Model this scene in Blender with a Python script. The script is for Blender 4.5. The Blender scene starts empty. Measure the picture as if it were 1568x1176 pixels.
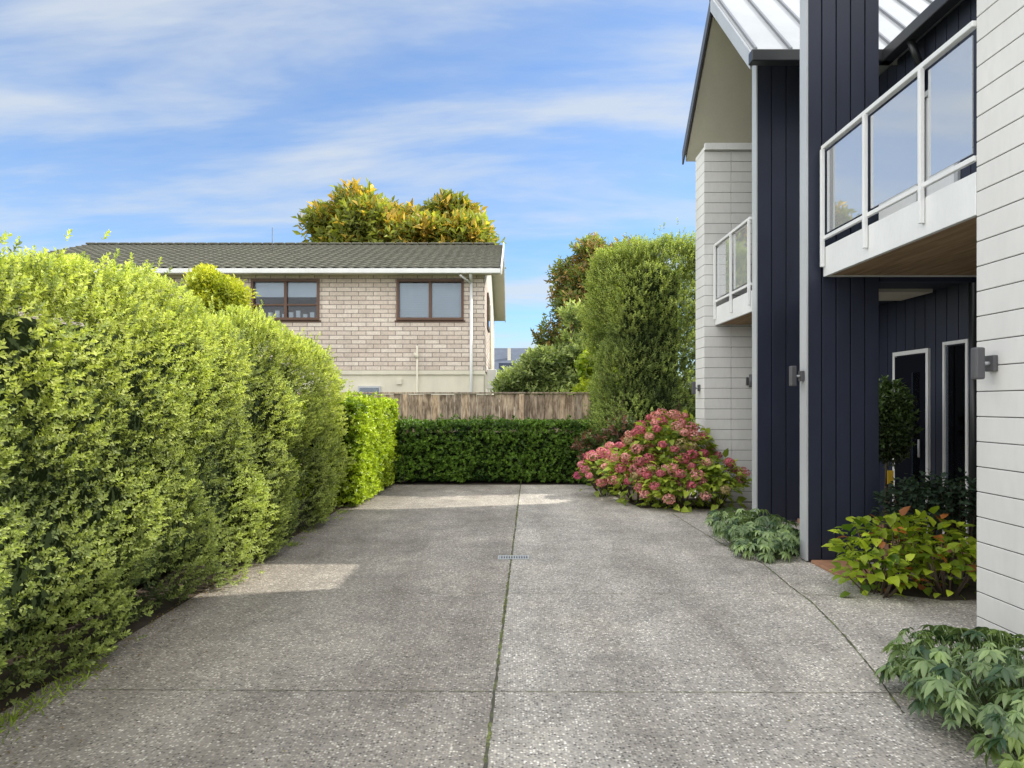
import bpy, math, random
import numpy as np
from mathutils import Vector, Matrix
R=np.random.default_rng(7)
random.seed(3)
S=bpy.context.scene
# ---------------------------------------------------------------- materials
def newmat(name):
    m=bpy.data.materials.new(name); m.use_nodes=True
    return m,m.node_tree,m.node_tree.nodes['Principled BSDF']
def N(t,typ,**k):
    n=t.nodes.new(typ)
    for a,v in k.items(): setattr(n,a,v)
    return n
def mixc(t,fac,a,b,blend='MIX'):
    n=N(t,'ShaderNodeMix',data_type='RGBA',blend_type=blend)
    for s,v in ((n.inputs[0],fac),(n.inputs[6],a),(n.inputs[7],b)):
        if hasattr(v,'is_linked'): t.links.new(v,s)
        elif isinstance(v,(int,float)): s.default_value=v
        else: s.default_value=(*v,1)
    return n.outputs[2]
def ramp(t,fac,stops):
    n=N(t,'ShaderNodeValToRGB'); e=n.color_ramp.elements
    while len(e)<len(stops): e.new(0.5)
    for i,(p,c) in enumerate(stops):
        e[i].position=p; e[i].color=(*c,1) if not isinstance(c,(int,float)) else (c,c,c,1)
    t.links.new(fac,n.inputs[0]); return n.outputs[0]
def noise(t,scale,detail=4,vec=None,rough=.55):
    n=N(t,'ShaderNodeTexNoise'); n.inputs['Scale'].default_value=scale
    n.inputs['Detail'].default_value=detail; n.inputs['Roughness'].default_value=rough
    if vec is not None: t.links.new(vec,n.inputs['Vector'])
    return n.outputs['Fac']
def objco(t,scale=(1,1,1)):
    c=N(t,'ShaderNodeTexCoord'); m=N(t,'ShaderNodeMapping'); m.inputs['Scale'].default_value=scale
    t.links.new(c.outputs['Object'],m.inputs[0]); return m.outputs[0]
def bump(t,b,h,dist=.01,strength=.5):
    n=N(t,'ShaderNodeBump'); n.inputs['Distance'].default_value=dist; n.inputs['Strength'].default_value=strength
    t.links.new(h,n.inputs['Height']); t.links.new(n.outputs[0],b.inputs['Normal'])
def paint(name,col,rough=.5,var=.12,scale=2.5,metal=0,grime=True,streak=(1,1,.35)):
    m,t,b=newmat(name); v=objco(t,streak)
    f=noise(t,scale,4,v); f2=noise(t,scale*14,1,v)
    lo=tuple(c*(1-var) for c in col); hi=tuple(min(1,c*(1+var*.5)) for c in col)
    c=mixc(t,ramp(t,f,[(.3,0),(.7,1)]),lo,hi)
    c=mixc(t,ramp(t,f2,[(.45,0.0),(.8,.25)]),c,tuple(x*.8 for x in col))
    t.links.new(c,b.inputs['Base Color']); b.inputs['Roughness'].default_value=rough
    b.inputs['Metallic'].default_value=metal
    return m
def leafmat(name,rough=.45,trans=.35,spec=.5):
    m,t,b=newmat(name)
    a=N(t,'ShaderNodeAttribute',attribute_name='col')
    g=N(t,'ShaderNodeNewGeometry')
    c=mixc(t,g.outputs['Random Per Island'],(0.72,.74,.7),(1.25,1.22,1.1))
    mm=mixc(t,1.0,a.outputs['Color'],c,'MULTIPLY')
    t.links.new(mm,b.inputs['Base Color']); b.inputs['Roughness'].default_value=rough
    b.inputs['Specular IOR Level'].default_value=spec
    tr=N(t,'ShaderNodeBsdfTranslucent')
    tc=mixc(t,1.0,mm,(1.3,1.35,.6),'MULTIPLY'); t.links.new(tc,tr.inputs[0])
    mx=N(t,'ShaderNodeMixShader'); mx.inputs[0].default_value=trans
    t.links.new(b.outputs[0],mx.inputs[1]); t.links.new(tr.outputs[0],mx.inputs[2])
    t.links.new(mx.outputs[0],t.nodes['Material Output'].inputs[0]); return m
LEAF=leafmat('leaf',.5,.4,.4); GLOSSY=leafmat('leaf_glossy',.33,.25); PETAL=leafmat('petal',.8,.3,.1)
def flat(name,col,rough=.9):
    m,t,b=newmat(name); b.inputs['Base Color'].default_value=(*col,1); b.inputs['Roughness'].default_value=rough; b.inputs['Specular IOR Level'].default_value=.1; return m
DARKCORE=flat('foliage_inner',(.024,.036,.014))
BARK=paint('bark',(.11,.08,.055),.9,.4,8)
WHITE=paint('white_paint',(.78,.79,.79),.45,.08)
PALE=paint('pale_metal_trim',(.5,.52,.54),.35,.1)
MASON=paint('white_masonry',(.73,.725,.71),.75,.12,1.5)
MGAP=flat('masonry_groove',(.11,.11,.11))
NAVY=paint('navy_cladding',(.022,.028,.052),.5,.25,3)
NAVYD=flat('navy_groove',(.006,.007,.012))
DARK=paint('dark_gutter',(.025,.027,.03),.35,.2)
ZINC=paint('roof_metal',(.42,.44,.46),.42,.14,1.2)
SEAM=paint('roof_seam',(.2,.21,.23),.4,.1)
BEIGE=paint('beige_soffit',(.64,.61,.52),.7,.06)
CREAM=paint('cream_plaster',(.74,.70,.58),.85,.1)
BROWN=paint('brown_joinery',(.13,.065,.04),.5,.2)
BLIND=paint('blind',(.78,.8,.82),.7,.05)
BLACKI=flat('interior_dark',(.02,.02,.025))
TERRA=paint('terracotta',(.42,.22,.13),.7,.25,8)
SOIL=paint('soil',(.055,.04,.028),.95,.5,9)
LAMPM=paint('lamp_metal',(.09,.09,.10),.4,.1)
def woodmat(name,c1,c2,streak):
    m,t,b=newmat(name); v=objco(t,streak)
    f=noise(t,3,6,v,.65); g=N(t,'ShaderNodeNewGeometry')
    c=mixc(t,ramp(t,f,[(.38,0),(.62,1)]),c1,c2)
    c2_=ramp(t,g.outputs['Random Per Island'],[(0,(.5,.5,.52)),(.3,(.75,.73,.71)),(.7,(.95,.9,.84)),(1,(1.12,1.02,.9))])
    c=mixc(t,1.,c,c2_,'MULTIPLY'); t.links.new(c,b.inputs['Base Color']); b.inputs['Roughness'].default_value=.85
    bump(t,b,f,.004,.6); return m
FENCE=woodmat('weathered_timber',(.20,.145,.105),(.66,.54,.42),(5,5,1.1))
PLY=woodmat('ply_soffit',(.27,.19,.11),(.46,.33,.21),(6,.5,6))
def glassmat(name,refl=.5,tint=(.8,.86,.9),base=.1,sky_sheen=0):
    m,t,b=newmat(name)
    tr=N(t,'ShaderNodeBsdfTransparent'); tr.inputs[0].default_value=(*tint,1)
    gl=N(t,'ShaderNodeBsdfGlossy'); gl.inputs['Roughness'].default_value=.015; gl.inputs[0].default_value=(.95,.97,1,1)
    lw=N(t,'ShaderNodeLayerWeight'); lw.inputs[0].default_value=refl
    ma=N(t,'ShaderNodeMath',operation='MULTIPLY_ADD',use_clamp=True); ma.inputs[1].default_value=1; ma.inputs[2].default_value=base
    t.links.new(lw.outputs['Fresnel'],ma.inputs[0])
    mx=N(t,'ShaderNodeMixShader'); t.links.new(ma.outputs[0],mx.inputs[0])
    t.links.new(tr.outputs[0],mx.inputs[1]); t.links.new(gl.outputs[0],mx.inputs[2])
    out=mx.outputs[0]
    if sky_sheen:
        df=N(t,'ShaderNodeBsdfDiffuse'); df.inputs[0].default_value=(.95,.96,.97,1)  # pale sky reflection put into the colour as white diffuse
        m2=N(t,'ShaderNodeMixShader'); m2.inputs[0].default_value=sky_sheen; t.links.new(out,m2.inputs[1]); t.links.new(df.outputs[0],m2.inputs[2]); out=m2.outputs[0]
    t.links.new(out,t.nodes['Material Output'].inputs[0]); return m
GLASS=glassmat('window_glass',.3,(.8,.84,.88),.0)
BALGLASS=glassmat('balustrade_glass',.62,(.95,.98,.98),.3,.24)
# ---------------------------------------------------------------- mesh helpers
def empty(name,loc=(0,0,0)):
    o=bpy.data.objects.new(name,None); S.collection.objects.link(o); return o
def mk(name,verts,faces,mat,parent=None,smooth=False):
    me=bpy.data.meshes.new(name); me.from_pydata([tuple(v) for v in verts],[],faces); me.materials.append(mat); me.update()
    if smooth: me.polygons.foreach_set('use_smooth',[True]*len(me.polygons))
    o=bpy.data.objects.new(name,me); S.collection.objects.link(o)
    if parent: o.parent=parent
    return o
def boxes(name,L,mat,parent=None,bev=0):
    V=[];F=[]
    for (x0,x1,y0,y1,z0,z1) in L:
        i=len(V)
        V+=[(x0,y0,z0),(x1,y0,z0),(x1,y1,z0),(x0,y1,z0),(x0,y0,z1),(x1,y0,z1),(x1,y1,z1),(x0,y1,z1)]
        F+=[(i,i+3,i+2,i+1),(i+4,i+5,i+6,i+7),(i,i+1,i+5,i+4),(i+1,i+2,i+6,i+5),(i+2,i+3,i+7,i+6),(i+3,i,i+4,i+7)]
    o=mk(name,V,F,mat,parent)
    if bev:
        b=o.modifiers.new('b','BEVEL'); b.width=bev; b.segments=2
    return o
def prism(name,poly,x0,x1,mat,parent=None,axis='x'):
    n=len(poly)
    f=(lambda a,b,x:(x,a,b)) if axis=='x' else ((lambda a,b,x:(a,x,b)) if axis=='y' else (lambda a,b,x:(a,b,x)))
    V=[f(a,b,x0) for a,b in poly]+[f(a,b,x1) for a,b in poly]
    F=[tuple(range(n)),tuple(range(2*n-1,n-1,-1))]+[(i,i+n,(i+1)%n+n,(i+1)%n) for i in range(n)]
    o=mk(name,V,F,mat,parent)
    import bmesh
    bm=bmesh.new(); bm.from_mesh(o.data); bmesh.ops.recalc_face_normals(bm,faces=bm.faces); bm.to_mesh(o.data); bm.free()
    return o
def tubes(name,segs,mat,parent=None,n=8):
    V=[];F=[]
    for a,b,ra,rb in segs:
        a=Vector(a);b=Vector(b);d=(b-a).normalized(); u=d.orthogonal().normalized(); w=d.cross(u)
        i=len(V)
        for p,r in((a,ra),(b,rb)):
            for k in range(n):
                t=2*math.pi*k/n; V.append(p+u*math.cos(t)*r+w*math.sin(t)*r)
        F+=[(i+k,i+(k+1)%n,i+n+(k+1)%n,i+n+k) for k in range(n)]
        F+=[tuple(i+n+k for k in range(n)),tuple(i+n-1-k for k in range(n))]
    return mk(name,V,F,mat,parent,True)
# ---------------------------------------------------------------- foliage
def unit(a): return a/np.maximum(np.linalg.norm(a,axis=1,keepdims=True),1e-9)
def leafmesh(name,P,D,Nn,L,W,C,mat,parent=None,big=False,droop=.15,fold=.25):
    n=len(P); D=unit(D); Sd=unit(np.cross(D,Nn)); Nn=np.cross(Sd,D)
    L=np.broadcast_to(L,(n,))[:,None]; W=np.broadcast_to(W,(n,))[:,None]
    if not big:
        v=np.stack([P,P+D*L-Nn*L*droop,P+D*L*.48+Sd*W*.5+Nn*W*fold,P+D*L*.48-Sd*W*.5+Nn*W*fold],1)
        f=np.array([[0,1,2],[0,3,1]])
    else:
        m1=P+D*L*.33; m2=P+D*L*.7-Nn*L*droop*.4; tip=P+D*L-Nn*L*droop
        up=Nn*W*fold
        v=np.stack([P,m1,m2,tip,m1+Sd*W*.5+up,m2+Sd*W*.36+up*.8,m1-Sd*W*.5+up,m2-Sd*W*.36+up*.8],1)
        f=np.array([[0,1,4],[0,6,1],[4,1,2],[4,2,5],[1,6,7],[1,7,2],[5,2,3],[2,7,3]])
    k=v.shape[1]; m=len(f)
    F=(f[None]+(np.arange(n)*k)[:,None,None]).reshape(-1)
    me=bpy.data.meshes.new(name); me.vertices.add(n*k); me.vertices.foreach_set('co',v.reshape(-1).astype(np.float32))
    me.loops.add(n*m*3); me.loops.foreach_set('vertex_index',F.astype(np.int32))
    me.polygons.add(n*m); me.polygons.foreach_set('loop_start',np.arange(0,n*m*3,3,dtype=np.int32))
    me.update(calc_edges=True)
    ca=me.attributes.new('col','FLOAT_COLOR','POINT')
    cc=np.ones((n,k,4),np.float32); cc[:,:,:3]=C[:,None,:]; ca.data.foreach_set('color',cc.reshape(-1))
    me.materials.append(mat)
    o=bpy.data.objects.new(name,me); S.collection.objects.link(o)
    if parent: o.parent=parent
    return o
def rnd(n): return unit(R.normal(size=(n,3)))
def sprigs(P,D,C,k,stem,ll,spread=.9):
    n=len(P); D=unit(D); U=unit(np.cross(D,rnd(n))); Wv=np.cross(D,U)
    j=np.tile(np.arange(k),n); r=np.repeat(np.arange(n),k)
    a=j*2.4+R.uniform(0,6.28,n)[r]; t=(j+.5)/k
    rad=U[r]*np.cos(a)[:,None]+Wv[r]*np.sin(a)[:,None]
    ang=spread*(1.15-t*.75)+R.normal(0,.12,n*k)
    d=D[r]*np.cos(ang)[:,None]+rad*np.sin(ang)[:,None]
    p=P[r]+D[r]*(t*stem)[:,None]
    nn=unit(D[r]-rad*.3+rnd(n*k)*.25)
    c=C[r]*(.85+.3*t)[:,None]
    return p,d,nn,c,t
def near(P,Cn):
    out=np.empty(len(P))
    for i in range(0,len(P),4000):
        d=((P[i:i+4000,None]-Cn[None])**2).sum(2); out[i:i+4000]=np.sqrt(d.min(1))
    return out
def lowf(P,s,seed=0):
    q=np.random.default_rng(seed); v=0
    for i in range(5):
        k=q.normal(size=3)*s*(1+.5*i); v=v+np.sin(P@k+q.uniform(0,6))/(1+.4*i)
    return v/2.5
def rbox(name,lo,hi,r,dens,faces='xXyYZ',amp=.12,Rl=.4,depth=.15,k=8,stem=.07,ll=.03,lw=.013,cA=(.06,.1,.03),cB=(.2,.28,.06),
         mat=None,up=.45,top=.0,lowscale=.0,inset=.27,tinset=None,parent=None,dark=.4,seed=1,tipvar=.5,sunny_growth=0):
    par=parent or empty(name); lo=np.array(lo,float);hi=np.array(hi,float);e=hi-lo
    P=[];
    for f in faces:
        ax='xyz'.index(f.lower()); s=f.isupper(); o=[i for i in range(3) if i!=ax]
        n=int(dens*e[o[0]]*e[o[1]]*(1.25 if f=='Z' else 1)); p=lo+R.random((n,3))*e; p[:,ax]=hi[ax] if s else lo[ax]; P.append(p)
    P=np.concatenate(P); q=np.clip(P,lo+r,hi-r); q[:,2]=np.clip(P[:,2],lo[2],hi[2]-r)
    nn=unit(P-q+1e-6); P=q+nn*r
    cn=lo+np.random.default_rng(seed).random((int(e.prod()/(Rl**3)*1.1)+20,3))*e
    d=near(P,cn); lump=np.clip(1-(d/(Rl*.9))**2,-.8,1)
    P=P+nn*(lump*amp)[:,None]
    if lowscale: P=P+nn*(lowf(P,1.5,seed)*lowscale)[:,None]
    if top: P[:,2]+=(lowf(P*[1,1,0],1.8,seed+3)*top)*np.clip((P[:,2]-lo[2])/e[2],0,1)**2
    dep=R.random(len(P))**1.5
    tall=(R.random(len(P))<.05)*R.random(len(P))*1.0
    P=P-nn*((dep-tall)*depth)[:,None]
    D=unit(nn*.7+np.array([0,0,up])+rnd(len(P))*.45)
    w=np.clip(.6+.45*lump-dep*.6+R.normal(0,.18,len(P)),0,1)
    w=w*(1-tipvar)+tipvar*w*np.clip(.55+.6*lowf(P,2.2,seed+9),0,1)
    cA=np.array(cA);cB=np.array(cB)
    C=cA+(cB-cA)*w[:,None]
    if sunny_growth:   # young yellow-green shoots plus sunlight put into the colour toward the top
        g=np.clip((P[:,2]-lo[2])/e[2]*1.3-.35+.45*lump+.25*lowf(P,1.1,seed+5),0,1)*(R.random(len(P))<.75)*sunny_growth
        C=C*(1-g[:,None])+np.array([.66,.72,.20])*g[:,None]
    C=C*(1-dark*dep[:,None]*.6)  # crevice shade put into the colour: deeper leaves darker
    p,d,n2,c,t=sprigs(P,D,C,k,stem,ll)
    L=ll*R.uniform(.7,1.25,len(p))*(1.1-.35*t)
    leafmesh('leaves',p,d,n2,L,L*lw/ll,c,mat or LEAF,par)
    i=inset; ti=tinset or inset
    c=boxes('dark_core',[(lo[0]+i,hi[0]-i,lo[1]+i,hi[1]-i,lo[2]-.02 if lo[2]<.2 else lo[2]+i,hi[2]-ti)],DARKCORE,par,bev=min(r*.7,(e.min()-2*i)*.4))  # solid core, shade between the leaves put into its dark colour
    return par
def tree(name,base,clumps,dens,ll,lw,cA,cB,k=5,stem=.2,trunk=.12,mat=None,limbs=True,spread=1.0,cC=None,pC=0,up=.3):
    par=empty(name); P=[];Nn=[];br=[]
    for (c,r) in clumps:
        n=int(dens*4*math.pi*(r[0]*r[1]+r[1]*r[2]+r[0]*r[2])/3)
        u=rnd(n); dep=R.random(n)**.7
        p=np.array(c)+u*np.array(r)*(1-.55*dep[:,None])*(1+.22*lowf(u*3,1.4,int(abs(c[0]*99))%97))[:,None]
        P.append(p);Nn.append(u); br.append(np.full(n,R.uniform(-.25,.25))-.45*dep)
    P=np.concatenate(P);Nn=np.concatenate(Nn);br=np.concatenate(br)
    w=np.clip(.6+br+.25*Nn[:,2]+R.normal(0,.18,len(P)),0,1)
    C=np.array(cA)+(np.array(cB)-np.array(cA))*w[:,None]
    if cC is not None:
        s=(R.random(len(P))+.35*lowf(P,1.2,5))<pC; C[s]=np.array(cC)*R.uniform(.6,1.2,(s.sum(),1))
    D=unit(Nn*.8+[0,0,up]+rnd(len(P))*.6)
    p,d,n2,c,t=sprigs(P,D,C,k,stem,ll,spread)
    L=ll*R.uniform(.65,1.25,len(p)); leafmesh('leaves',p,d,n2,L,L*lw/ll,c,mat or LEAF,par)
    if limbs:
        b=Vector(base); seg=[]; cen=Vector(np.mean([c[0] for c in clumps],0)); zmin=min(c[0][2]-c[1][2] for c in clumps)
        f=Vector((b.x+(cen.x-b.x)*.4,b.y+(cen.y-b.y)*.4,max(zmin*.75,b.z+.3)))
        seg.append((b,f,trunk,trunk*.75))
        for (c,r) in clumps:
            c=Vector(c); m=f.lerp(c,.5)+Vector((random.uniform(-.1,.1),random.uniform(-.1,.1),.1))*trunk*6
            seg+=[(f,m,trunk*.55,trunk*.35),(m,c,trunk*.35,trunk*.12)]
            for _ in range(4):
                u=Vector(rnd(1)[0]); u.z=abs(u.z); seg.append((c.lerp(m,.2),c+Vector((u.x*r[0],u.y*r[1],u.z*r[2]))*.85,trunk*.12,trunk*.03))
        tubes('trunk_and_limbs',seg,BARK,par)
    return par
def clumps(cen,rad,n,r,flat=.8,seed=0):
    q=np.random.default_rng(seed); out=[]
    for i in range(n):
        u=q.normal(size=3); u/=np.linalg.norm(u); t=q.random()**.4
        rr=r*q.uniform(.7,1.25); out.append((tuple(np.array(cen)+u*np.array(rad)*t),(rr,rr,rr*flat)))
    return out
# ---------------------------------------------------------------- ground
def groundmat():
    m,t,b=newmat('grass_ground'); v=objco(t); f=noise(t,.6,4,v); f2=noise(t,30,2,v)
    c=mixc(t,f,(.05,.075,.02),(.1,.12,.04)); c=mixc(t,f2,c,(.03,.04,.015)); t.links.new(c,b.inputs['Base Color']); b.inputs['Roughness'].default_value=.95; return m
mk('ground',[(-400,-400,0),(400,-400,0),(400,400,0),(-400,400,0)],[(0,1,2,3)],groundmat())
def drivemat():
    m,t,b=newmat('exposed_aggregate'); v=objco(t)
    vo=N(t,'ShaderNodeTexVoronoi'); vo.inputs['Scale'].default_value=70; t.links.new(v,vo.inputs['Vector'])
    vs=N(t,'ShaderNodeSeparateColor'); t.links.new(vo.outputs['Color'],vs.inputs[0])
    peb=ramp(t,vs.outputs[0],[(0,(.07,.065,.06)),(.3,(.27,.25,.225)),(.62,(.48,.435,.375)),(.85,(.72,.67,.6)),(1,(1,.97,.9))])
    edge=ramp(t,vo.outputs['Distance'],[(.25,0),(.62,1)])
    c=mixc(t,edge,peb,(.37,.345,.315))
    big=noise(t,.6,4,v,.6); med=noise(t,2.6,5,v,.7)
    st=noise(t,1.2,4,objco(t,(1.6,.3,1)),.6)
    c=mixc(t,1.,c,ramp(t,big,[(.34,(.8,.79,.78)),(.5,(1,1,1)),(.62,(1.18,1.17,1.15))]),'MULTIPLY')
    c=mixc(t,1.,c,ramp(t,med,[(.35,(.84,.84,.84)),(.5,(1,1,1)),(.68,(1.14,1.14,1.14))]),'MULTIPLY')
    c=mixc(t,1.,c,ramp(t,st,[(.36,(.84,.83,.82)),(.55,(1.05,1.05,1.05))]),'MULTIPLY')
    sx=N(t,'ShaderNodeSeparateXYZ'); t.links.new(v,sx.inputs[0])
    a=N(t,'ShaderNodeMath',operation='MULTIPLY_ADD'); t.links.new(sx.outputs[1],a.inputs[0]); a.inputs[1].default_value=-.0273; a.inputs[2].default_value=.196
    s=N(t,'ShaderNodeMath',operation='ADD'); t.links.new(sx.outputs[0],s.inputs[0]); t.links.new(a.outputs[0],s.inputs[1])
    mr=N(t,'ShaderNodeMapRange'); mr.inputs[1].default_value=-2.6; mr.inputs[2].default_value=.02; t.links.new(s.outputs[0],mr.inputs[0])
    stain_shade=ramp(t,mr.outputs[0],[(0,(.58,.54,.51)),(.35,(.74,.715,.69)),(.985,(.86,.84,.82)),(1,(1.06,1.06,1.06))])  # left slab darker: damp stain plus shade put into the colour
    c=mixc(t,1.,c,stain_shade,'MULTIPLY')
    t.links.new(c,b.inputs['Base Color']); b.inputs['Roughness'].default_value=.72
    h=N(t,'ShaderNodeMath',operation='MULTIPLY'); t.links.new(vo.outputs['Distance'],h.inputs[0]); h.inputs[1].default_value=-1
    bump(t,b,h.outputs[0],.006,.9); return m
dr=empty('driveway')
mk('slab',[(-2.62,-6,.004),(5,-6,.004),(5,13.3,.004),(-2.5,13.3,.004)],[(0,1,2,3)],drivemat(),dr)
def jointmat():
    m,t,b=newmat('mossy_joint'); v=objco(t); f=noise(t,5,5,v); f2=noise(t,60,3,v)
    c=mixc(t,ramp(t,f,[(.42,0),(.58,1)]),(.085,.08,.07),(.22,.26,.07)); c=mixc(t,ramp(t,f2,[(.4,0),(.6,1)]),c,(.09,.09,.06))
    t.links.new(c,b.inputs['Base Color']); b.inputs['Roughness'].default_value=1; return m
JM=jointmat()
def strip(name,pts,w,z,mat,par,jit=.003):
    P=[]
    for a,b in zip(pts[:-1],pts[1:]):
        n=max(2,int(math.dist(a,b)/.04))
        for i in range(n): P.append((a[0]+(b[0]-a[0])*i/n,a[1]+(b[1]-a[1])*i/n))
    P.append(pts[-1]); V=[];F=[]
    for i,p in enumerate(P):
        q=P[min(i+1,len(P)-1)];o=P[max(i-1,0)]; d=Vector((q[0]-o[0],q[1]-o[1])).normalized(); nx,ny=-d.y,d.x
        a=w/2+random.uniform(-jit,jit); c=w/2+random.uniform(-jit,jit)
        V+=[(p[0]+nx*a,p[1]+ny*a,z),(p[0]-nx*c,p[1]-ny*c,z)]
        if i: F.append((2*i-2,2*i-1,2*i+1,2*i))
    return mk(name,V,F,mat,par)
strip('centre_joint',[(-.36,-6),(.17,13.2)],.016,.0085,JM,dr,.005)
def cj(y): return (-.196+.0273*y)
for i,(y,w) in enumerate([(.5,.005),(3.66,.005),(5.55,.004),(8.6,.005),(10.9,.005)]):
    strip('cross_joint',[(-2.6,y+.03),(cj(y)-.012,y)],w,.008,JM,dr,.0015)
    strip('cross_joint',[(cj(y)+.012,y),(2.3,y-.02)],w,.008,JM,dr,.0015)
pj=[(2.25,9.6),(2.27,8.6),(2.3,7.6),(2.42,6.6),(2.39,6.2),(2.35,5.8),(2.33,5.3),(2.22,4.6),(2.1,4.0),(1.95,3.4)]
strip('path_joint',pj,.01,.0092,JM,dr,.004)
strip('path_joint',[(2.36,5.55),(3.0,5.35)],.008,.0088,JM,dr,.002)
n=1500; y=R.uniform(1.5,13,n); kp=lowf(np.stack([y*1.5,y*0,y*0],1),2.5,21)>.0; y=y[kp]; n=len(y)
leafmesh('joint_moss',np.stack([cj(y)+R.normal(0,.006,n),y,np.full(n,.008)],1),unit(rnd(n)*[1,1,.3]+[0,0,.5]),rnd(n),R.uniform(.006,.018,n),.005,np.array([.2,.26,.05])*R.uniform(.5,1.2,(n,1)),LEAF,dr)
dg=empty('drain_grate')
boxes('frame',[(-.14,.17,6.76,6.775,.006,.014),(-.14,.17,6.9,6.915,.006,.014),(-.14,-.125,6.777,6.898,.006,.014),(.155,.17,6.777,6.898,.006,.014)]+[( -.12+.025*i,-.108+.025*i,6.777,6.898,.006,.012) for i in range(11)],PALE,dg)
boxes('slot_shadow',[(-.124,.154,6.776,6.899,.0045,.0055)],DARK,dg)
mk('garden_soil',[(-3.6,-6,.006),(-2.6,-6,.006),(-2.52,10,.006),(-2.42,13.9,.006),(-3.6,13.9,.006)],[(0,1,2,3,4)],SOIL)
mk('garden_soil',[(-2.39,13.0,.006),(5,13.0,.006),(5,14.0,.006),(-2.39,14.0,.006)],[(0,1,2,3)],SOIL)
mk('garden_soil',[(1.9,10.1,.007),(3.0,10.0,.007),(3.0,12.94,.007),(1.5,12.94,.007)],[(0,1,2,3)],SOIL)
mk('garden_soil',[(2.35,2.2,.007),(2.98,2.2,.007),(2.98,3.75,.007),(2.5,3.7,.007),(2.3,3.0,.007)],[(0,1,2,3,4)],SOIL)
mk('garden_soil',[(2.95,5.6,.007),(3.4,5.35,.007),(4.1,5.4,.007),(4.1,6.0,.007),(3.0,6.0,.007)],[(0,1,2,3,4)],SOIL)
mk('garden_soil',[(2.6,6.95,.007),(3.5,6.8,.007),(3.5,8.5,.007),(2.6,8.4,.007)],[(0,1,2,3)],SOIL)
n=2200; P=np.stack([-2.5+R.exponential(.12,n)-.08,R.uniform(-1,13,n),np.full(n,.012)],1)
n2=900; P2=np.stack([R.uniform(-2.4,3,n2),R.uniform(1.5,13,n2),np.full(n2,.012)],1); P2=P2[R.random(n2)<.2]
P=np.concatenate([P,P2]); D=rnd(len(P))*[1,1,.1]
C=np.array([.2,.13,.055])*R.uniform(.4,1.5,(len(P),1)); C[R.random(len(P))<.25]=[.3,.25,.06]
leafmesh('leaf_litter',P,D,unit(rnd(len(P))*.4+[0,0,1]),R.uniform(.01,.024,len(P)),R.uniform(.008,.012,len(P)),C,LEAF)
# ---------------------------------------------------------------- hedges
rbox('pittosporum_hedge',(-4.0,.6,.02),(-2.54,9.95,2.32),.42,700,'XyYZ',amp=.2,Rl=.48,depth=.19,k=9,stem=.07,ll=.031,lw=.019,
     cA=(.085,.125,.06),cB=(.50,.59,.20),top=.13,lowscale=.09,inset=.42,tinset=.2,seed=4,up=.45,dark=.5,sunny_growth=.8)
rbox('griselinia_hedge',(-3.3,10.1,.05),(-2.3,13.6,1.55),.12,650,'XyYZ',amp=.05,Rl=.25,depth=.14,k=6,stem=.06,ll=.06,lw=.04,
     cA=(.13,.22,.02),cB=(.57,.70,.05),mat=GLOSSY,inset=.16,seed=8,tipvar=.2)
rbox('box_hedge',(-2.25,13.1,.05),(1.62,13.75,1.14),.08,700,'xXyZ',amp=.04,Rl=.2,depth=.13,k=6,stem=.06,ll=.055,lw=.036,
     cA=(.03,.075,.016),cB=(.19,.33,.05),mat=GLOSSY,inset=.16,seed=9,tipvar=.3)
rbox('clipped_pittosporum_tree',(1.72,12.6,.7),(3.75,14.4,4.5),.55,460,'xXyYZ',amp=.2,Rl=.5,depth=.3,k=8,stem=.12,ll=.047,lw=.026,
     cA=(.07,.11,.045),cB=(.40,.50,.16),inset=.5,tinset=.3,lowscale=.1,top=.14,seed=12,up=.7,dark=.6,sunny_growth=.35)
# ---------------------------------------------------------------- fence
fe=empty('timber_fence'); L=[];x=-14.0
while x<9:
    w=.148+random.uniform(-.004,.004); L.append((x,x+w,14.1+random.uniform(0,.006),14.125,.03,1.74+random.uniform(-.012,.012))); x+=w+.008
boxes('palings',L,FENCE,fe)
boxes('cap_rail',[(x0,x0+2.38,14.06,14.2,1.755,1.785) for x0 in np.arange(-14,9,2.4)],FENCE,fe,.004)
boxes('posts',[(x0-.05,x0+.05,14.06,14.09,.0,1.745) for x0 in (-7,-4.6,-2.2,.2,2.6,5.)],FENCE,fe)
boxes('rails',[(-14,9,14.13,14.18,z,z+.08) for z in(.3,.95,1.5)],FENCE,fe)
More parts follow.
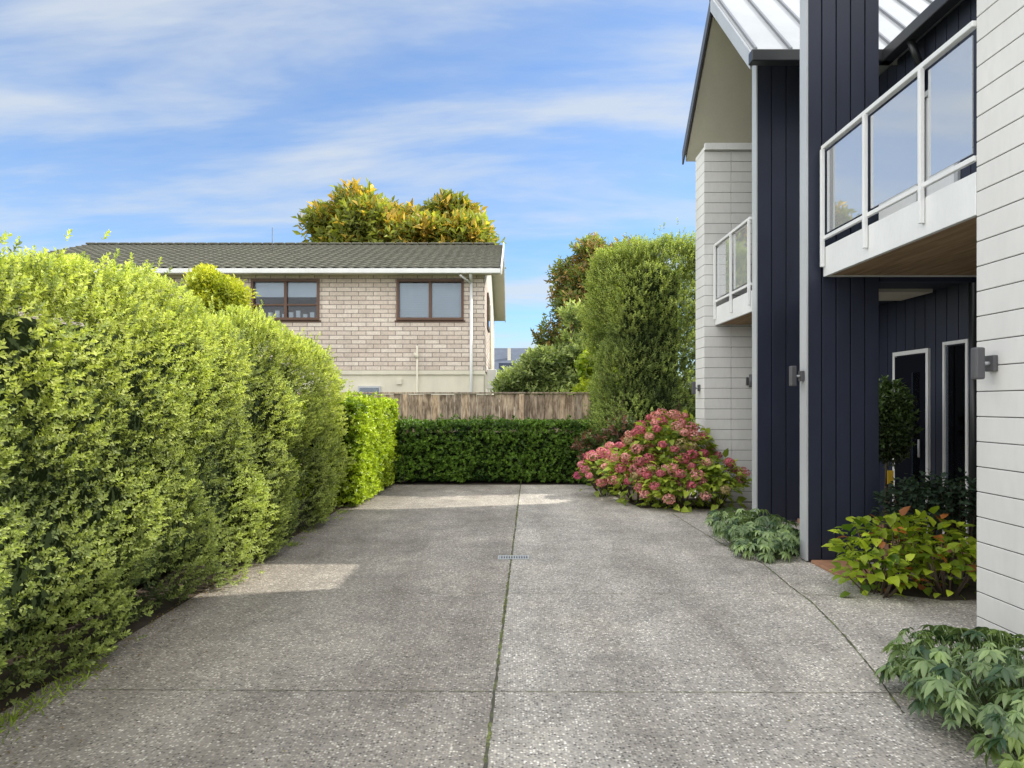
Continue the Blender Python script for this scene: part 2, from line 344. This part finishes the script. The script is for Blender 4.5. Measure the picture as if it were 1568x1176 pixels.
# ---------------------------------------------------------------- brick house
bh=empty('brick_house')
def brickmat():
    m,t,b=newmat('pale_brick'); c=N(t,'ShaderNodeTexCoord'); s=N(t,'ShaderNodeSeparateXYZ'); t.links.new(c.outputs['Object'],s.inputs[0])
    a=N(t,'ShaderNodeMath',operation='ADD'); t.links.new(s.outputs[0],a.inputs[0]); t.links.new(s.outputs[1],a.inputs[1])
    cb=N(t,'ShaderNodeCombineXYZ'); t.links.new(a.outputs[0],cb.inputs[0]); t.links.new(s.outputs[2],cb.inputs[1])
    br=N(t,'ShaderNodeTexBrick'); t.links.new(cb.outputs[0],br.inputs[0]); br.inputs['Scale'].default_value=1
    br.inputs['Brick Width'].default_value=.42; br.inputs['Row Height'].default_value=.125; br.inputs['Mortar Size'].default_value=.011
    br.inputs['Mortar Smooth'].default_value=.2; br.inputs['Color1'].default_value=(.79,.70,.62,1); br.inputs['Color2'].default_value=(.62,.52,.45,1); br.inputs['Mortar'].default_value=(.27,.23,.21,1)
    f=noise(t,1.2,4,objco(t)); f2=noise(t,25,3,objco(t))
    col=mixc(t,1.,br.outputs['Color'],ramp(t,f,[(.3,(.86,.86,.86)),(.7,(1.08,1.08,1.08))]),'MULTIPLY')
    col=mixc(t,1.,col,ramp(t,f2,[(.3,(.85,.85,.85)),(.7,(1.1,1.1,1.1))]),'MULTIPLY')
    t.links.new(col,b.inputs['Base Color']); b.inputs['Roughness'].default_value=.9; bump(t,b,br.outputs['Fac'],-.01,.7); return m
BR=brickmat(); X0,X1,Y0,Y1=-15.,-.78,19.5,30.
wins=[(-7.45,-5.5,3.93,5.1),(-3.3,-1.38,3.93,5.1)]
zb,zt=2.5,5.3; L=[]
cur=X0
for (a,b_,c,d) in wins:
    L.append((cur,a,Y0,Y0+.2,zb,zt)); L.append((a,b_,Y0,Y0+.2,zb,c)); L.append((a,b_,Y0,Y0+.2,d,zt)); cur=b_
L.append((cur,X1,Y0,Y0+.2,zb,zt)); boxes('front_brick_wall',L,BR,bh)
boxes('side_walls',[(X1-.2,X1,Y0+.2,Y1,zb,zt),(X0,X0+.2,Y0+.2,Y1,zb,zt),(X0+.2,X1-.2,Y1-.2,Y1,zb,zt)],BR,bh)
prism('gable_end',[(Y0,zt),(Y1,zt),((Y0+Y1)/2,zt+1.85)],X1-.2,X1,BEIGE,bh)
boxes('lower_storey',[(X0,X1-.03,Y0+.03,Y1,0,zb)],CREAM,bh)
boxes('plaster_band',[(X0,X1+.015,Y0-.015,Y0+.02,zb-.12,zb-.003)],CREAM,bh)
boxes('room_backs',[(a-.1,b_+.1,Y0+.9,Y0+.95,3.6,5.25) for a,b_,c,d in wins],BLACKI,bh)
for i,(a,b_,c,d) in enumerate(wins):
    y=Y0+.06; w=.07; mid=(a+b_)/2
    boxes('window_frame',[(a,b_,y-.1,y+.06,d-w,d),(a,b_,y-.14,y+.06,c,c+w),(a,a+w,y-.1,y+.06,c+w,d-w),(b_-w,b_,y-.1,y+.06,c+w,d-w),(mid-.04,mid+.04,y-.06,y+.05,c+w,d-w)],BROWN,bh)
    boxes('window_surround',[(a-.05,b_+.05,Y0-.02,Y0-.003,c-.06,c-.003)],BROWN,bh)
    boxes('window_pane',[(a+w,b_-w,y+.01,y+.015,c+w,d-w)],GLASS,bh)
    if i:
        boxes('blind_slats',[(a+w,b_-w,y+.022,y+.03,c+w+.05*j,c+w+.05*j+.047) for j in range(20)],BLIND,bh)
    else:
        boxes('blind_slats',[(a+w,b_-w,y+.022,y+.03,d-.5,d-w)],BLIND,bh)
        boxes('window_transom',[(a+w,b_-w,y-.05,y+.04,c+.42,c+.47)],BROWN,bh)
boxes('sill_items',[(-7.2+.2*i,-7.08+.2*i,Y0+.1,Y0+.15,4.0,4.12+.05*(i%3)) for i in range(8)],WHITE,bh)
def rooftile():
    m,t,b=newmat('roof_tile'); v=objco(t); f=noise(t,1.5,4,v); f2=noise(t,14,3,v)
    c=mixc(t,f,(.07,.072,.056),(.13,.13,.10)); c=mixc(t,ramp(t,f2,[(.45,0),(.7,.6)]),c,(.2,.19,.15)); t.links.new(c,b.inputs['Base Color']); b.inputs['Roughness'].default_value=.85; return m
RT=rooftile(); ye,ze=19.12,5.22; yr=24.75; zr=7.2; xa,xb=X0-.4,-.32
def tiles(name,y0,z0,y1,z1):
    rows=17; nx=int((xb-xa)/.06); V=[];F=[]
    xsn=np.linspace(xa,xb,nx); ww=.022*np.abs(np.sin(xsn*math.pi/.3))
    for r in range(rows):
        for e in (0,1):
            t=(r+e)/rows; yy=y0+(y1-y0)*t; zz=z0+(z1-z0)*t+(.05 if e==0 else .01)
            base=len(V)
            V+=[(x,yy,zz+w_) for x,w_ in zip(xsn,ww)]
            if len(V)>nx: F+=[(base-nx+i,base-nx+i+1,base+i+1,base+i) for i in range(nx-1)]
    return mk(name,V,F,RT,bh)
tiles('roof_tiles_front',ye,ze+.08,yr,zr+.08); tiles('roof_tiles_back',2*yr-ye,ze+.08,yr,zr+.08)
prism('roof_deck',[(ye,ze),(yr,zr),(2*yr-ye,ze),(2*yr-ye,ze+.06),(yr,zr+.06),(ye,ze+.06)],xa,xb,BEIGE,bh)
boxes('soffit',[(xa+.05,xb-.06,ye+.05,Y0-.003,5.21,5.216)],BEIGE,bh)
boxes('ridge_tiles',[(x0,x0+.38,yr-.13,yr+.13,zr+.1,zr+.17) for x0 in np.arange(xa,xb-.3,.4)],RT,bh,.04)
prism('bargeboard',[(ye-.05,ze-.06),(ye-.05,ze+.16),(yr,zr+.19),(2*yr-ye,ze+.16),(2*yr-ye,ze-.06),(yr,zr-.03)],xb+.003,xb+.04,WHITE,bh)
boxes('gutter',[(xa,xb-.01,ye-.14,ye-.003,ze-.04,ze+.09)],WHITE,bh,.015)
tubes('downpipe',[((-1.16,Y0-.07,0),(-1.16,Y0-.07,5.0),.045,.045),((-1.16,Y0-.07,5.0),(-1.16,ye-.06,5.2),.045,.045),((-1.45,ye-.06,5.14),(-1.16,Y0-.07,4.97),.03,.03)],WHITE,bh)
tubes('waste_pipe',[((-2.7,Y0-.06,0),(-2.7,Y0-.06,3.2),.03,.03),((-2.7,Y0-.06,2.85),(-2.78,Y0-.06,3.0),.05,.03),((-.74,24,0),(-.74,24,5),.05,.05)],CREAM,bh)
boxes('lower_window',[(-4.4,-3.75,Y0-.02,Y0+.028,1.2,2.05)],PALE,bh); boxes('lower_pane',[(-4.35,-3.8,Y0-.03,Y0-.022,1.25,2.0)],GLASS,bh)
boxes('vent',[(-3.3,-3.15,Y0-.02,Y0+.028,2.1,2.25)],CREAM,bh)
boxes('side_window',[(X1+.003,X1+.05,21.2,22.6,3.9,5.0)],BROWN,bh); boxes('side_window_pane',[(X1+.052,X1+.056,21.3,22.5,4.0,4.9)],GLASS,bh)
boxes('meter_box',[(X1+.003,X1+.3,21,21.6,2.0,2.6)],WHITE,bh,.02)
tubes('roof_mast',[((-7.9,22.5,6.2),(-7.9,22.5,7.35),.015,.01)],LAMPM,bh)
db=empty('distant_shop')
boxes('walls',[(-3.5,1.2,52,60,0,4.0)],CREAM,db)
prism('roof',[(51.4,3.9),(56,6.1),(60.6,3.9)],-4,1.6,paint('slate',(.09,.11,.15),.6,.2),db)
boxes('chimney',[(-.35,-.1,53.6,54.0,4.6,5.9)],CREAM,db)
boxes('sign_board',[(-1.0,.5,51.25,51.3,3.95,4.6)],paint('sign_navy',(.05,.065,.12),.5),db)
tx=bpy.data.curves.new('sign_text','FONT'); tx.body='Kelm'; tx.size=.4; tx.materials.append(WHITE); to=bpy.data.objects.new('sign_text',tx); S.collection.objects.link(to)
to.location=(-.7,51.24,4.15); to.rotation_euler=(math.pi/2,0,0); to.parent=db
# ---------------------------------------------------------------- townhouse
th=empty('townhouse')
def courses(name,x0,x1,y0,y1,z1):
    L=[];z=.02;g=.006
    while z<z1-.02:
        L.append((x0,x1,y0,y1,z,min(z+.155,z1))); z+=.155+g
    boxes(name,L,MASON,th,.004)
    boxes(name+'_joints',[(x0+.006,x1-.006,y0+.006,y1-.006,0,z1-.01)],MGAP,th)
courses('far_pier_wall',3.0,3.42,10.66,11.16,5.56); courses('far_wing_wall',3.426,4.6,10.66,11.16,5.56)
courses('near_wall',3.0,3.4,-3.0,4.41,5.56)
def vclad(name,x0,x1,y,z0,z1,th_=.14,w=.19):
    boxes(name+'_backing',[(x0+.005,x1-.005,y+.02,y+th_-.02,z0,z1)],NAVYD,th)
    L=[];x=x0
    while x<x1-.01:
        e=min(x+w-.012,x1); L+=[(x,e,y,y+.019,z0,z1),(x,e,y+th_-.019,y+th_,z0,z1)]; x+=w
    boxes(name,L,NAVY,th,.002)
def hclad(name,x,y0,y1,z0,z1,w=.19):
    boxes(name+'_backing',[(x+.02,x+.12,y0,y1,z0,z1)],NAVYD,th)
    boxes(name,[(x,x+.019,y,min(y+w-.012,y1),z0,z1) for y in np.arange(y0,y1,w)],NAVY,th)
vclad('navy_fin_wall',2.88,3.58,6.64,.03,6.35,w=.14)
boxes('fin_cap',[(2.84,3.62,6.6,6.82,6.352,6.4)],DARK,th)
boxes('fin_edge_trim',[(2.862,2.878,6.634,6.79,.02,6.35)],PALE,th)
vclad('navy_gable_wall',3.2,4.7,8.9,.03,6.22)
boxes('gable_wall_edge_trim',[(3.182,3.198,8.894,9.05,.02,6.2)],PALE,th)
hclad('entry_side_wall',4.6,4.0,8.9,0.05,5.65)
boxes('main_block',[(4.75,10,-3,11.16,0,5.6)],NAVY,th)
boxes('porch_ceiling',[(3.75,4.59,6.8,8.88,2.78,2.9)],NAVY,th)
boxes('porch_beam',[(3.59,4.58,6.66,6.78,2.74,3.0)],NAVY,th)
boxes('porch_light_panel',[(3.9,4.5,7.3,7.9,2.74,2.778)],BEIGE,th)
boxes('entry_paving',[(3.7,4.6,6.25,8.85,.006,.06)],TERRA,th)
boxes('terracotta_step',[(2.9,3.35,6.05,6.62,.006,.035)],TERRA,th,.004)
def frame(x,y0,y1,z0,z1,w,mat,nm,d=.03):
    boxes(nm,[(x-d,x-.002,y0,y0+w,z0,z1),(x-d,x-.002,y1-w,y1,z0,z1),(x-d,x-.002,y0+w,y1-w,z1-w,z1)],mat,th)
frame(4.6,7.5,8.2,.06,2.16,.045,WHITE,'door_frame')
boxes('front_door',[(4.57,4.595,7.55,8.15,.07,2.1)],NAVYD,th); boxes('door_glass',[(4.562,4.566,7.65,7.8,.4,1.9)],GLASS,th)
tubes('door_handle',[((4.54,7.62,.95),(4.54,7.62,1.15),.012,.012)],PALE,th)
frame(4.6,6.85,7.25,.06,2.2,.035,WHITE,'sidelight_frame'); boxes('sidelight_glass',[(4.575,4.58,6.9,7.2,.1,2.15)],GLASS,th)
boxes('sidelight_louvres',[(4.582,4.598,6.9,7.2,z,z+.05) for z in np.arange(.1,2.1,.075)],LAMPM,th)
tubes('downpipes',[((4.52,6.68,0),(4.52,6.68,2.73),.045,.045),((4.52,6.42,0),(4.52,6.42,2.76),.05,.05),((4.5,6.15,0),(4.5,6.15,2.75),.035,.035)],DARK,th)
frame(4.6,4.5,6.6,3.08,5.25,.06,PALE,'balcony_door_frame'); boxes('balcony_door_glass',[(4.58,4.59,4.56,6.54,3.1,5.19)],GLASS,th)
boxes('balcony_curtain',[(4.592,4.598,4.56,6.54,3.1,5.19)],BLIND,th)
frame(4.6,7.0,8.7,3.08,5.0,.06,PALE,'far_door_frame'); boxes('far_curtain',[(4.592,4.598,7.06,8.64,3.1,4.94)],BLIND,th)
def balcony(nm,x,y0,y1,xb_,posts,ends):
    boxes(nm+'_fascia',[(x,x+.04,y0,y1,2.77,3.05)],WHITE,th,.004)
    boxes(nm+'_end_fascia',[(x+.042,xb_,y1-.04,y1,2.77,3.05)],WHITE,th)
    boxes(nm+'_soffit',[(x+.042,xb_,y0,y1-.042,2.78,2.8)],PLY,th)
    boxes(nm+'_deck',[(x+.042,xb_,y0,y1-.042,2.83,3.0)],PALE,th)
    boxes(nm+'_top_rail',[(x-.025,x+.025,y0,y1,3.99,4.03)],WHITE,th,.006)
    boxes(nm+'_bottom_rail',[(x-.016,x+.016,y0,y1,3.12,3.155)],WHITE,th,.004)
    boxes(nm+'_posts',[(x-.04,x-.005,p-.017,p+.017,2.86,3.989) for p in posts],WHITE,th,.004)
    pp=sorted(list(posts)+ends)
    boxes(nm+'_glass',[(x+.0,x+.008,a+.05,b-.05,3.18,3.95) for a,b in zip(pp[:-1],pp[1:])],BALGLASS,th)
balcony('near_balcony',3.0,4.415,6.58,4.58,[6.55,5.76,4.97],[4.4])
balcony('far_balcony',3.17,9.05,10.655,4.58,[10.6,9.82,9.07],[])
def slab(nm,y0,z0,y1,z1,x0,x1,dz,t,mat): return prism(nm,[(y0,z0+dz),(y1,z1+dz),(y1,z1+dz+t),(y0,z0+dz+t)],x0,x1,mat,th)
def gable(nm,ya,yb,z0,x0,x1):
    ym=(ya+yb)/2; zr_=z0+(yb-ya)/2
    for s,y0 in (('near',ya),('far',yb)):
        slab(nm+'_'+s+'_soffit',y0,z0,ym,zr_,x0,x1,-.11,.105,BEIGE)
        slab(nm+'_'+s+'_roof',y0,z0,ym,zr_,x0-.03,x1,0,.06,ZINC)
        prism(nm+'_'+s+'_barge',[(y0,z0-.16),(ym,zr_-.16),(ym,zr_+.05),(y0,z0+.05)],x0-.06,x0-.032,PALE if s=='near' else LAMPM,th)
        d=-1 if s=='near' else 1
        for x in np.arange(x0,x1,.42):
            slab(nm+'_seam',y0,z0,ym,zr_,x,x+.03,.062,.04,SEAM)
        if s=='near': boxes(nm+'_'+s+'_gutter',[(x0-.08,4.5,min(y0,y0+d*.13),max(y0,y0+d*.13),z0-.12,z0+.02)],DARK,th,.012)
    tubes(nm+'_ridge_cap',[((x0-.06,ym,zr_+.06),(x1,ym,zr_+.06),.07,.07)],ZINC,th)
gable('far_gable',8.15,11.4,5.7,2.9,8.)
gable('near_gable',1.4,4.6,5.7,2.9,8.)
prism('main_roof',[(4.5,5.68),(7.3,6.25),(10.3,5.68)],-3,11.3,ZINC,th,'y')
boxes('shade_block',[(5.5,8.,4.62,7.2,5.6,8.3)],NAVY,th)  # added block out of view, shades the hedge and trims the sun patch
boxes('main_gutter',[(4.36,4.495,4.7,8.13,5.58,5.72)],DARK,th,.012)
tubes('roof_downpipe',[((4.43,7.6,5.6),(4.55,7.6,5.3),.04,.04),((4.55,7.6,5.3),(4.55,7.6,3.0),.04,.04)],DARK,th)
boxes('pier_head_trim',[(3.0,4.58,10.6,10.655,5.5,5.6)],WHITE,th)
def lamp(x,y,z,ax):
    p=empty('wall_lamp')
    if ax=='x': boxes('back_plate',[(x-.03,x-.002,y-.04,y+.04,z-.05,z+.05)],LAMPM,p,.004); tubes('arm',[((x-.03,y,z),(x-.07,y,z),.012,.012)],PALE,p); boxes('body',[(x-.13,x-.07,y-.03,y+.03,z-.1,z+.1)],LAMPM,p,.012)
    else: boxes('back_plate',[(x-.05,x+.05,y-.03,y-.002,z-.06,z+.06)],LAMPM,p,.004); tubes('arm',[((x,y-.03,z),(x,y-.09,z),.012,.012)],PALE,p); tubes('body',[((x,y-.12,z-.1),(x,y-.12,z+.1),.04,.04)],LAMPM,p,16)
lamp(3.0,4.25,1.8,'x'); lamp(3.7,10.66,1.9,'y'); lamp(2.86,6.71,1.82,'x'); lamp(3.0,10.9,1.8,'x')
# ---------------------------------------------------------------- trees
tree('magnolia_tree',(-5.6,32,0),clumps((-7.3,32,8.6),(2.1,1.6,1.8),22,.72,seed=1)+clumps((-3.6,32,8.5),(2.2,1.6,1.8),24,.72,seed=2)+clumps((-5.5,32,8.6),(1.3,1.4,2.0),16,.75,seed=31)+clumps((-2.2,32,8.0),(.8,1,1.0),6,.6,seed=41),36,.40,.17,
     (.12,.14,.035),(.38,.42,.08),k=5,stem=.75,trunk=.3,cC=(.60,.42,.09),pC=.3,up=.9)
tree('yellow_shrub_tree',(-6.5,14.9,0),clumps((-6.35,14.9,3.75),(.9,.5,.7),16,.28,seed=3),170,.1,.04,(.26,.32,.04),(.62,.62,.06),k=6,stem=.24,trunk=.06,up=1.1)
tree('garden_tree',(2.9,20,0),clumps((2.7,20,5.2),(1.0,1,.9),16,.42,seed=4)+clumps((1.9,20,4.5),(.7,.6,1.0),12,.4,seed=14)+clumps((2.4,20,3.4),(1.4,1,1.2),20,.55,seed=24)+clumps((3.4,20,5.0),(.9,1,1.0),10,.45,seed=34),
     65,.15,.065,(.08,.12,.04),(.34,.40,.1),k=6,stem=.28,trunk=.14,cC=(.38,.26,.11),pC=.3,up=.6)
tree('garden_shrub',(1.0,17,0),clumps((1.2,17,2.2),(1.1,.6,1.0),20,.4,seed=5)+clumps((.3,17.2,1.9),(.6,.5,.5),10,.32,seed=15)+clumps((1.7,17,3.0),(.6,.6,.8),10,.35,seed=25),110,.12,.055,(.1,.15,.05),(.5,.58,.25),k=6,stem=.22,trunk=.07,up=.5)
tree('yellow_leaf_shrub',(1.75,15.2,0),clumps((1.75,15.2,2.0),(.4,.3,.6),9,.2,seed=6),210,.16,.07,(.2,.3,.03),(.6,.66,.06),k=5,stem=.14,trunk=.04)
tree('conifer_tree',(4.6,24,0),clumps((4.2,24,4.2),(1.8,1.2,2.2),16,.8,seed=7),50,.17,.06,(.04,.07,.03),(.14,.2,.06),k=6,stem=.2,trunk=.2)
tree('camellia_shrub',(2.0,12.5,0),clumps((1.95,12.3,.75),(.55,.35,.5),9,.26,seed=9),240,.09,.045,(.05,.09,.025),(.22,.28,.08),k=6,stem=.1,trunk=.04,mat=GLOSSY,cC=(.24,.12,.09),pC=.25)
dt=[]
for i in range(26):
    a=random.uniform(-60,60); dt.append(((a,random.uniform(75,95),random.uniform(2,4)),(random.uniform(3,6),3,random.uniform(2.5,4))))
tree('distant_trees',(0,80,0),dt,2.2,.9,.5,(.04,.06,.025),(.12,.15,.05),k=5,stem=.8,limbs=False)
tp=tree('topiary_tree',(4.0,7.3,.05),[((4.0,7.3,1.5),(.24,.24,.3)),((4.0,7.3,1.15),(.2,.2,.26)),((4.0,7.3,1.3),(.27,.27,.3))],900,.05,.025,(.025,.045,.015),(.11,.18,.05),k=5,stem=.05,trunk=.025,mat=GLOSSY)
pt=empty('garden_stake'); tubes('stake',[((3.9,7.05,0),(3.9,7.05,.85),.01,.01)],BARK,pt); boxes('yellow_tag',[(3.87,3.93,7.03,7.04,.72,.86)],paint('yellow_tag',(.7,.45,.03)),pt)
# ---------------------------------------------------------------- hydrangeas
def hydrangea(name,blobs,nl,heads,cA,cB,ll=.14,lw=.095,hr=.092,hc=((.60,.15,.24),(.86,.46,.48)),redleaf=0):
    par=empty(name); P=[];Nn=[];hp=[]
    for (c,r) in blobs:
        n=int(nl*r[0]*r[2]*10); u=rnd(n); u[:,2]=np.where(R.random(n)<.75,np.abs(u[:,2]),u[:,2]); u=unit(u)
        dep=R.random(n)**1.3; P.append(np.array(c)+u*np.array(r)*(1-.5*dep[:,None])*(1+.12*lowf(u*4,1.5,3))[:,None]); Nn.append(u)
        m=int(heads*r[0]*r[2]*10); u=rnd(m*4); u=u[(u[:,2]>-.2)&(u[:,1]<.4)][:m]; hp.append(np.array(c)+u*np.array(r)*R.uniform(.95,1.12,(len(u),1)))
    P=np.concatenate(P);Nn=np.concatenate(Nn); P[:,2]=np.maximum(P[:,2],.04)
    w=np.clip(R.normal(.5,.28,len(P)),0,1); C=np.array(cA)+(np.array(cB)-np.array(cA))*w[:,None]
    if redleaf: s=R.random(len(P))<redleaf; C[s]=np.array([.4,.14,.04])*R.uniform(.6,1.3,(s.sum(),1))
    D=unit(Nn*[1,1,.3]+rnd(len(P))*.5+[0,0,.05]); nn=unit(Nn*.6+[0,0,.8]+rnd(len(P))*.35)
    L=ll*R.uniform(.55,1.2,len(P)); leafmesh('leaves',P,D,nn,L,L*lw/ll,C,LEAF,par,big=True,droop=.3,fold=.12)
    seg=[]
    for (c,r) in blobs:
        for _ in range(14):
            u=Vector(rnd(1)[0]); u.z=abs(u.z); seg.append(((c[0]+u.x*.08,c[1]+u.y*.08,0.),(c[0]+u.x*r[0]*.85,c[1]+u.y*r[1]*.85,c[2]+u.z*r[2]*.85),.008,.004))
    tubes('stems',seg,BARK,par,5)
    if heads:
        H=np.concatenate(hp); keep=(H[:,2]>.1)&((H[:,0]<2.6)|(R.random(len(H))<.45)); H=H[keep]
        sel=[]
        for i,h in enumerate(H):
            if all(np.linalg.norm(h-H[j])>.13 for j in sel): sel.append(i)
        H=H[sel]; m=len(H); kk=110; r=np.repeat(np.arange(m),kk); u=rnd(m*kk)
        hrr=hr*R.uniform(.65,1.15,m); p=H[r]+u*(hrr[r]*R.uniform(.8,1.05,m*kk))[:,None]*[1,1,.75]
        t=unit(np.cross(u,rnd(m*kk))); mixv=R.random(m)[r]; C=np.array(hc[0])+(np.array(hc[1])-np.array(hc[0]))*mixv[:,None]
        br=R.random(m)[r]<.1; C[br]=[.5,.4,.24]
        C=C*R.uniform(.75,1.2,(m*kk,1))
        leafmesh('flower_heads',p,t,u,.034,.03,np.clip(C,0,.9),PETAL,par)
    return par
hydrangea('hydrangea_bush',[((2.45,10.55,.66),(.68,.5,.7)),((1.95,10.7,.38),(.5,.45,.5)),((3.0,10.1,.32),(.44,.4,.42)),((2.5,10.05,.28),(.65,.35,.42))],
  210,23,(.13,.21,.03),(.50,.60,.1),ll=.13,lw=.09)
hydrangea('hydrangea_bush',[((1.55,11.45,.32),(.42,.38,.42)),((1.85,11.7,.45),(.35,.3,.4))],150,34,(.13,.2,.04),(.4,.5,.1),ll=.12,lw=.085,hc=((.60,.13,.30),(.80,.38,.48)))
hydrangea('hydrangea_plant',[((3.15,5.75,.28),(.42,.35,.36)),((3.62,5.9,.3),(.3,.3,.3)),((3.5,5.5,.18),(.4,.25,.26)),((2.95,5.5,.15),(.3,.25,.22))],170,0,(.09,.17,.02),(.48,.58,.05),ll=.11,lw=.08,redleaf=.06)
hydrangea('dark_leaf_shrub',[((3.75,6.3,.5),(.36,.3,.4)),((4.0,6.15,.55),(.28,.25,.36))],800,0,(.02,.04,.027),(.06,.10,.065),ll=.06,lw=.042)
def hellebore(name,area,n,h,cA,cB,ll=.11,lw=.033):
    par=empty(name); P=[];D=[];Nn=[];C=[];L=[];seg=[]
    for i in range(n):
        a=random.uniform(0,6.28); rr=math.sqrt(random.random()); cx,cy,rx,ry=area
        t=(cx+rx*rr*math.cos(a),cy+ry*rr*math.sin(a),h*random.uniform(.45,1.05)*(1-.35*rr*rr))
        b=(cx+rx*rr*.6*math.cos(a),cy+ry*rr*.6*math.sin(a),.0)
        seg.append((b,t,.004,.003))
        out=Vector((math.cos(a)*rr+random.uniform(-.7,.7),math.sin(a)*rr+random.uniform(-.7,.7),.5)).normalized()
        nrm=Vector((out.x*.6,out.y*.6,1)).normalized(); fw=Vector((out.x,out.y,0)); fw=(fw-nrm*fw.dot(nrm)).normalized(); sd=nrm.cross(fw)
        w=min(1,max(0,random.gauss(.45,.3))); col=[cA[j]+(cB[j]-cA[j])*w for j in range(3)]; s=random.uniform(.55,1.2)
        for q in range(7):
            an=(q-3)*.52+random.uniform(-.1,.1); d=fw*math.cos(an)+sd*math.sin(an)-nrm*random.uniform(-.1,.3)
            P.append(t);D.append(d);Nn.append(nrm+Vector((random.uniform(-.3,.3),random.uniform(-.3,.3),0)));C.append(col);L.append(ll*s*(1-.09*abs(q-3)))
    L=np.array(L); leafmesh('leaves',np.array(P),np.array(D),np.array(Nn),L,L*lw/ll,np.array(C),GLOSSY,par,big=True,droop=.3,fold=.18)
    tubes('stems',seg,GST,par,4); return par
GST=flat('green_stem',(.14,.2,.08),.6)
G1,G2=(.05,.10,.045),(.33,.45,.2)
hellebore('hellebore_plant',(2.48,3.25,.55,.75),420,.38,G1,G2,.1,.031)
hellebore('hellebore_plant',(2.2,2.6,.32,.4),110,.26,G1,(.46,.58,.12),.095,.03)
hellebore('hellebore_plant',(2.68,7.6,.42,.9),230,.36,G1,G2)
hellebore('hellebore_plant',(2.55,6.95,.3,.35),90,.24,G1,G2)
n=3200; y=R.uniform(2,13,n); keep=lowf(np.stack([y*2,y*0,y*0],1),1.6,2)>.15; y=y[keep]; n=len(y)
P=np.stack([-2.44+R.normal(0,.05,n)+.004*y,y,np.full(n,.01)],1); D=unit(rnd(n)*[1,1,.3]+[0,0,.7])
leafmesh('grass_weeds',P,D,rnd(n),R.uniform(.02,.07,n),.008,np.array([.3,.4,.06])*R.uniform(.6,1.3,(n,1)),LEAF)
# ---------------------------------------------------------------- light
el,az=math.radians(43.5),math.radians(14)
s=Vector((math.cos(el)*math.cos(az),math.cos(el)*math.sin(az),math.sin(el)))
sl=bpy.data.lights.new('sun','SUN'); sl.energy=5; sl.angle=math.radians(.5); sl.color=(1,.95,.84)
so=bpy.data.objects.new('sun',sl); S.collection.objects.link(so); so.rotation_euler=s.to_track_quat('Z','Y').to_euler()
w=bpy.data.worlds.new('World'); S.world=w; w.use_nodes=True; t=w.node_tree; bg=t.nodes['Background']
sky=N(t,'ShaderNodeTexSky',sky_type='NISHITA'); sky.sun_disc=False; sky.sun_elevation=el; sky.sun_rotation=math.pi/2-az; sky.air_density=1.; sky.dust_density=.6; sky.ozone_density=1.5
tc=N(t,'ShaderNodeTexCoord'); sp=N(t,'ShaderNodeSeparateXYZ'); t.links.new(tc.outputs['Generated'],sp.inputs[0])
zz=N(t,'ShaderNodeMath',operation='ADD'); zz.inputs[1].default_value=.22; t.links.new(sp.outputs[2],zz.inputs[0])
zm=N(t,'ShaderNodeMath',operation='MAXIMUM'); zm.inputs[1].default_value=.05; t.links.new(zz.outputs[0],zm.inputs[0])
dx=N(t,'ShaderNodeMath',operation='DIVIDE'); dy=N(t,'ShaderNodeMath',operation='DIVIDE')
t.links.new(sp.outputs[0],dx.inputs[0]);t.links.new(zm.outputs[0],dx.inputs[1]);t.links.new(sp.outputs[1],dy.inputs[0]);t.links.new(zm.outputs[0],dy.inputs[1])
cb=N(t,'ShaderNodeCombineXYZ'); t.links.new(dx.outputs[0],cb.inputs[0]); t.links.new(dy.outputs[0],cb.inputs[1])
mp=N(t,'ShaderNodeMapping'); mp.inputs['Scale'].default_value=(.75,2.3,1); mp.inputs['Rotation'].default_value=(0,0,.1); mp.inputs['Location'].default_value=(8.3,4.1,0); t.links.new(cb.outputs[0],mp.inputs[0])
nz=N(t,'ShaderNodeTexNoise'); nz.inputs['Scale'].default_value=1.15; nz.inputs['Detail'].default_value=6; nz.inputs['Roughness'].default_value=.56; nz.inputs['Distortion'].default_value=.25; t.links.new(mp.outputs[0],nz.inputs['Vector'])
cf=ramp(t,nz.outputs['Fac'],[(.36,0.04),(.48,.25),(.62,.8)])
sc=mixc(t,1.,sky.outputs[0],(.86,1.17,1.48),'MULTIPLY')
cc=mixc(t,cf,sc,(4.9,5.3,5.7))
# added bright cloud overhead and behind the viewer, out of view, lifts the shade
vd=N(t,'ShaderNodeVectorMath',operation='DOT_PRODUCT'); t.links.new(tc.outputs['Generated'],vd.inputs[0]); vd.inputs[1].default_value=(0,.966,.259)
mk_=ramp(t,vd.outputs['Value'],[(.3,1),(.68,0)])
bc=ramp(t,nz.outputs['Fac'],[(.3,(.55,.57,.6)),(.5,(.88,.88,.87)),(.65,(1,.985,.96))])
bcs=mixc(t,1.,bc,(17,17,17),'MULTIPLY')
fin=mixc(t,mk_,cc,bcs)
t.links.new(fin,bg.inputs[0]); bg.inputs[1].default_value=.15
S.view_settings.view_transform='Standard'; S.view_settings.look='None'; S.view_settings.exposure=0
# ---------------------------------------------------------------- camera
cd=bpy.data.cameras.new('camera'); cd.lens=24; cd.sensor_width=36; cd.shift_y=.0191; cd.clip_end=2000; cd.clip_start=.05
co=bpy.data.objects.new('camera',cd); S.collection.objects.link(co); co.location=(0,0,1.55); co.rotation_euler=(math.pi/2,0,0); S.camera=co
